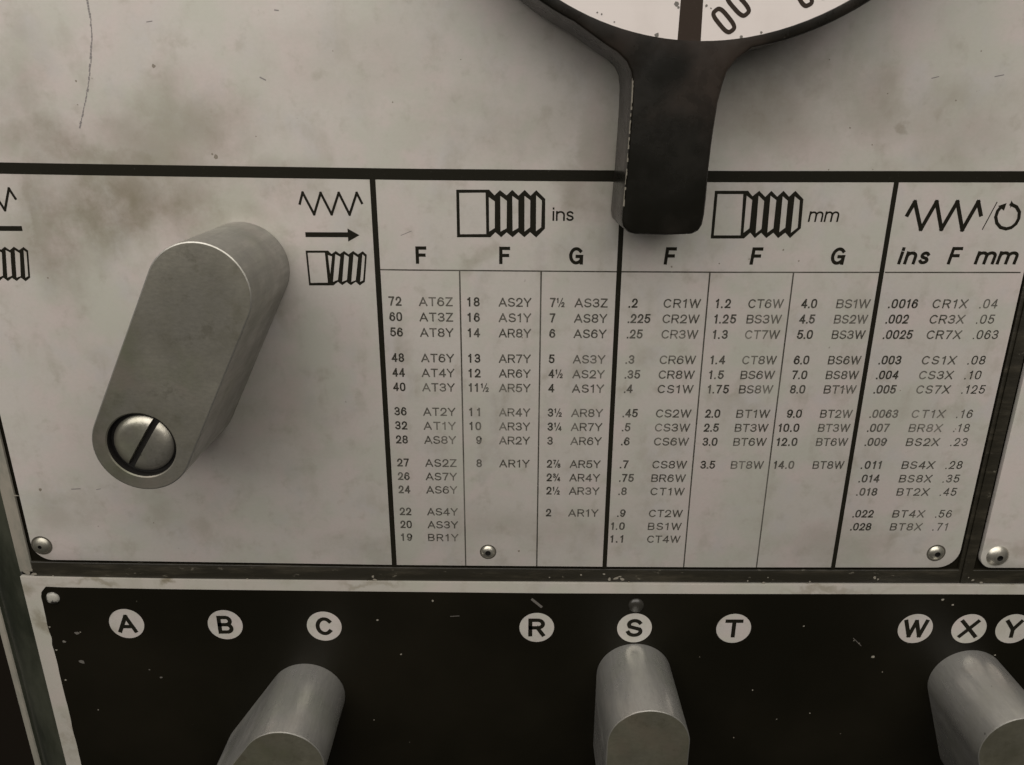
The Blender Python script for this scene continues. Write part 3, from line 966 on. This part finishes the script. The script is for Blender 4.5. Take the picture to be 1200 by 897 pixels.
def knob(name, top_xy, end_xy, r, h, hole=None, mats=None):
    """a crank shaped grip: straight sides, rounded ends, softened front edge; its face is a part"""
    out = stadium(top_xy, end_xy, r)
    bm = bmesh.new()
    bev = .00034
    prev = ring(bm, out, .00005)
    for k in range(1, 7):
        cur = ring(bm, out, .00005 + (h - bev) * k / 6)
        bridge(bm, prev, cur)
        prev = cur
    body = finish(name, bm, (mats or (M_ALU, M_ALUF))[0])
    bm = bmesh.new()
    prev = ring(bm, out, h - bev)
    wob = [1 + .35 * sin(i * 1.7) * random.random() + random.uniform(-.3, .3) for i in range(len(out))]
    for k in range(1, 4):
        a = k / 3 * pi / 2
        ins_, hh = inset(out, bev * (1 - cos(a))), h - bev + bev * sin(a)
        cur = [bm.verts.new((p[0], -(hh - (bev * .16 * wob[i] if k == 2 else 0)), p[1])) for i, p in enumerate(ins_)]
        bridge(bm, prev, cur)
        prev = cur
    face_out = inset(out, bev)
    finish('worn_rim', bm, M_RIM, body)
    bm = bmesh.new()
    a = ring(bm, face_out, h)
    if hole:
        (hx, hz, hr, dep) = hole
        hc = circle(hx, hz, hr, 48)
        hi = circle(hx, hz, hr + .0003, 48)
        e1 = ring(bm, hi, h)
        fill(bm, [a, e1])
        e2 = ring(bm, hc, h - .00025)
        bridge(bm, e1, e2)
    else:
        fill(bm, [a])
    f = finish('front_face', bm, (mats or (M_ALU, M_ALUF))[1], body)
    if hole:
        bm = bmesh.new()
        e2 = ring(bm, hc, h - .00025)
        e3 = ring(bm, hc, h - dep)
        bridge(bm, e2, e3)
        fill(bm, [e3])
        finish('counterbore', bm, M_BORE, body)
    return body

# left grip, standing about 33 mm off the plate
HK = .0330
ka, kb = U(233, 345, HK), U(165.5, 522.5, HK)
rk = abs(U(165.5 + 57.5, 522.5, HK)[0] - kb[0])
rh = abs(U(165.5 + 40.3, 522.5, HK)[0] - kb[0])
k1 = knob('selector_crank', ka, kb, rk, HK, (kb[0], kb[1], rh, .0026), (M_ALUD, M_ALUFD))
tag(k1, 'tall aluminium crank grip with slotted screw, on the blank left part of index plate', 'selector crank')
# slotted screw: two domed halves either side of the slot
def slotted_screw(cx, cz, R, hbase, htop, ang, slot, parent):
    bm = bmesh.new()
    n, m = 14, 18
    def hh(rr):
        t = min(rr / R, 1)
        return htop - .00035 * t ** 2 - .0009 * max(0, (t - .72) / .28) ** 2
    ca, sa = cos(ang), sin(ang)
    def V(u, v, h):
        return bm.verts.new((cx + u * ca - v * sa, -h, cz + u * sa + v * ca))
    for sgn in (-1, 1):
        rows = []
        for i in range(n + 1):
            t = i / n
            u = slot / 2 + (R - slot / 2) * sin(t * pi / 2)
            half = math.sqrt(max(R * R - u * u, 0))
            rows.append([V(sgn * u, half * sin((j / m * 2 - 1) * pi / 2), hh(math.hypot(u, half * sin((j / m * 2 - 1) * pi / 2)))) for j in range(m + 1)])
        for r0, r1 in zip(rows, rows[1:]):
            for j in range(m):
                try:
                    bm.faces.new((r0[j], r0[j + 1], r1[j + 1], r1[j]))
                except ValueError:
                    pass
        # walls down to the base: slot side, then the round side
        rim = [rows[0][j] for j in range(m + 1)]
        arcp = [rows[i][m] for i in range(n + 1)] + [rows[i][0] for i in range(n, -1, -1)]
        for chain in (rim, arcp):
            low = [bm.verts.new((v.co.x, -hbase, v.co.z)) for v in chain]
            for j in range(len(chain) - 1):
                if (chain[j].co - chain[j + 1].co).length > 1e-8:
                    bm.faces.new((chain[j], chain[j + 1], low[j + 1], low[j]))
    s = finish('slotted_screw', bm, M_STEEL, parent)
    bm = bmesh.new()
    d = circle(cx, cz, R * .99, 40)
    a = ring(bm, d, hbase + .0001)
    fill(bm, [a])
    L = R * .985
    q = [(-slot / 2 * .99, -L), (slot / 2 * .99, -L), (slot / 2 * .99, L), (-slot / 2 * .99, L)]
    pts = [(cx + u * ca - v * sa, cz + u * sa + v * ca) for u, v in q]
    prism(bm, pts, hbase + .0001, hbase + .0007, .00005, 1)
    finish('slot', bm, M_BORE, s)
sa_, sb_ = U(150.5, 548.5, HK), U(178, 498, HK)
ang = math.atan2(sb_[1] - sa_[1], sb_[0] - sa_[0]) - pi / 2
slotted_screw(kb[0], kb[1], rh * .87, HK - .0026, HK - .0003, ang, 8.2 * PX / 1.19, k1)

# three grips on the lower plate, about 30 mm tall, each turned its own way
HL = .0302
def lower_grip(px, py, dpx, dpy, label):
    a = Vector(U(px, py))
    d = (Vector(U(px + dpx, py + dpy)) - a).normalized()
    c = a + d * .030
    r = abs(U(px + 43.4, py)[0] - a.x)
    o = knob('selector_crank', tuple(a), tuple(c), r, HL)
    tag(o, label, 'selector crank', 'grips on the lower lettered plate')
lower_grip(361.0, 813.5, -40, 50, 'aluminium grip below the letter C, turned down to the left')
lower_grip(742.5, 790.5, -4, 60, 'aluminium grip right under the letter S, pointing straight down')
lower_grip(1131, 798, 9.5, 60, 'aluminium grip under the letter X, cut off by the right edge')

# ================================================================== BLACK ROTARY LEVER WITH ITS DIAL
HD = .0236
import itertools
def fit_circle(P):
    # least squares, closed form
    n = len(P)
    sx = sum(p[0] for p in P) / n
    sz = sum(p[1] for p in P) / n
    u = [p[0] - sx for p in P]
    v = [p[1] - sz for p in P]
    suu, svv, suv = sum(a * a for a in u), sum(a * a for a in v), sum(a * c for a, c in zip(u, v))
    suuu, svvv = sum(a ** 3 for a in u), sum(a ** 3 for a in v)
    suvv, svuu = sum(a * c * c for a, c in zip(u, v)), sum(c * a * a for a, c in zip(u, v))
    e, f = .5 * (suuu + suvv), .5 * (svvv + svuu)
    det = suu * svv - suv * suv
    uc, vc = (e * svv - f * suv) / det, (suu * f - suv * e) / det
    return sx + uc, sz + vc, math.sqrt(uc * uc + vc * vc + (suu + svv) / n)
dcx, dcz, RI = fit_circle([U(x, y, HD) for x, y in [(660.5, 1.8), (710, 27.5), (746.7, 40.3), (794, 47.7), (820, 48.6), (870, 43), (900, 38), (930, 30), (960, 19), (992, 4)]])
RO = RI + 11.0 * PX / 1.13
front = [(882, 56.5), (864, 70), (853, 84), (847.5, 100), (842, 121), (838.5, 143), (834.7, 168), (831, 200), (828.5, 230), (826, 252), (823.5, 264), (819, 271), (811, 275), (780, 276.3), (745, 275.3), (736, 272.5), (730, 266), (728.8, 258),
         (731, 235), (734, 205), (737.5, 160), (740, 125), (741, 98), (739.5, 84), (734, 72), (724, 62), (708, 51.5)]
P = [U(x, y, HD) for x, y in front]
a0 = math.atan2(P[-1][1] - dcz, P[-1][0] - dcx)
a1 = math.atan2(P[0][1] - dcz, P[0][0] - dcx)
# go the long way round the rim, from the left fillet over the top to the right fillet
aa0, aa1 = a0 - .02, a1 - 2 * pi + .02
# clockwise seen from the front (left side, top, right side)
aa0 = a0 if a0 < 0 else a0 - 2 * pi
aa1 = a1 if a1 < 0 else a1 - 2 * pi
sweep = (aa1 - aa0) - 2 * pi
arcpts = [(dcx + RO * cos(aa0 + sweep * k / 150), dcz + RO * sin(aa0 + sweep * k / 150)) for k in range(3, 149)]
lever_out = P + arcpts
bm = bmesh.new()
base_h = .0045
wide = inset(lever_out, -.0004)
prev = ring(bm, wide, base_h)
for k in range(1, 5):
    cur = ring(bm, inset(lever_out, -.0004 * (1 - k / 4)), base_h + (HD - .0009 - base_h) * k / 4)
    bridge(bm, prev, cur)
    prev = cur
for k in range(1, 4):
    a = k / 3 * pi / 2
    cur = ring(bm, inset(lever_out, .0009 * (1 - cos(a))), HD - .0009 + .0009 * sin(a))
    bridge(bm, prev, cur)
    prev = cur
hin = circle(dcx, dcz, RI, 160)
hr = ring(bm, hin, HD)
fill(bm, [prev, hr])
hb = ring(bm, hin, HD - .0012)
bridge(bm, hr, hb)
lever = finish('dial_lever', bm, M_LEVER)
tag(lever, 'black rotary lever hanging from a white dial with printed zeros, at the top edge', 'rotary lever')
HF = HD - .0009
bm = bmesh.new()
poly(bm, circle(dcx, dcz, RI * .9995, 120), HF)
dial = flat('dial_face', bm, M_DIAL, lever)
bm = bmesh.new()
poly(bm, circle(dcx, dcz, RI * .9, 64), .0002)
hubc = ring(bm, circle(dcx, dcz, RI * .5, 64), base_h + .001)
hubd = ring(bm, circle(dcx, dcz, RI * .5, 64), .0001)
bridge(bm, hubc, hubd)
finish('hub', bm, M_BORE, lever)
bm = bmesh.new()
poly(bm, [U(x, y, HF) for x, y in [(793.6, 50.5), (821, 50.5), (826.5, -40), (801, -40)]], HF + 4e-5)
flat('pointer_mark', bm, M_DIALINK, dial)
def zero(cx, cy, ax, ay, hl, hw, wpx):
    """an oblong 0 whose long half axis is (ax, ay) * hl photograph pixels"""
    L = math.hypot(ax, ay)
    ax, ay = ax / L, ay / L
    bx, by = -ay, ax
    pts = []
    for i in range(28):
        t = 2 * pi * i / 28
        c, s = cos(t), sin(t)
        e = 3.4
        u = hl * math.copysign(abs(c) ** (2 / e), c)
        v = hw * math.copysign(abs(s) ** (2 / e), s)
        pts.append(U(cx + ax * u + bx * v, cy + ay * u + by * v, HF))
    bm = bmesh.new()
    stroke(bm, pts, wpx * PX / 1.13, HF + 4e-5, closed=True)
    flat('numeral', bm, M_DIALINK, dial)
zero(848.2, 24.3, .63, .78, 15.2, 6.6, 4.2)
zero(865, 5.2, .66, .75, 15.2, 6.6, 4.2)
zero(941, -7.5, .45, .89, 15.2, 6.6, 4.2)
zero(961, -17, .48, .88, 15.2, 6.6, 4.2)
bm = bmesh.new()
for px, py, r in [(793, 5, 3), (795, 9, 2), (828, 7, 1.6), (833, 10, 1.2), (869, 43.5, 2.2), (892, 38.5, 1.8), (770, 41, 3), (768, 45, 2.2), (700, 15, 1.2), (705, 17, 1.2), (720, 26, 1)]:
    x, z = U(px, py, HF)
    pts = [(x + r * PX * .8 * random.uniform(.5, 1.2) * cos(k * 1.05), z + r * PX * .8 * random.uniform(.5, 1.2) * sin(k * 1.05)) for k in range(6)]
    poly(bm, pts, HF + 5e-5)
tag(flat('grime_specks', bm, M_GREY, dial), kind='stuff')

# pale wear along the left front edge of the lever
bm = bmesh.new()
ed = [(741.6, 92), (741.4, 105), (740.3, 125), (738.8, 145), (737.4, 165), (735.6, 190), (734, 210), (732.4, 226), (730.6, 246)]
dense = []
for (x0, y0), (x1, y1) in zip(ed, ed[1:]):
    dense += [(x0 + (x1 - x0) * t / 5, y0 + (y1 - y0) * t / 5) for t in range(5)]
hw = HD - .00027
for p, q in zip(dense, dense[1:]):
    if random.random() < .82:
        wv = random.uniform(.7, 2.1)
        A = [U(p[0] - .9, p[1], hw - .0003), U(q[0] - .9, q[1], hw - .0003), U(q[0] - .9 + wv, q[1], hw + .00022), U(p[0] - .9 + wv, p[1], hw + .00022)]
        hs = [hw - .0003, hw - .0003, hw + .00026, hw + .00026]
        vs = [bm.verts.new((a[0] - .00004, -hh - .00004, a[1])) for a, hh in zip(A, hs)]
        bm.faces.new(vs)
tag(flat('worn_edge', bm, M_CHIPD, lever), kind='stuff')
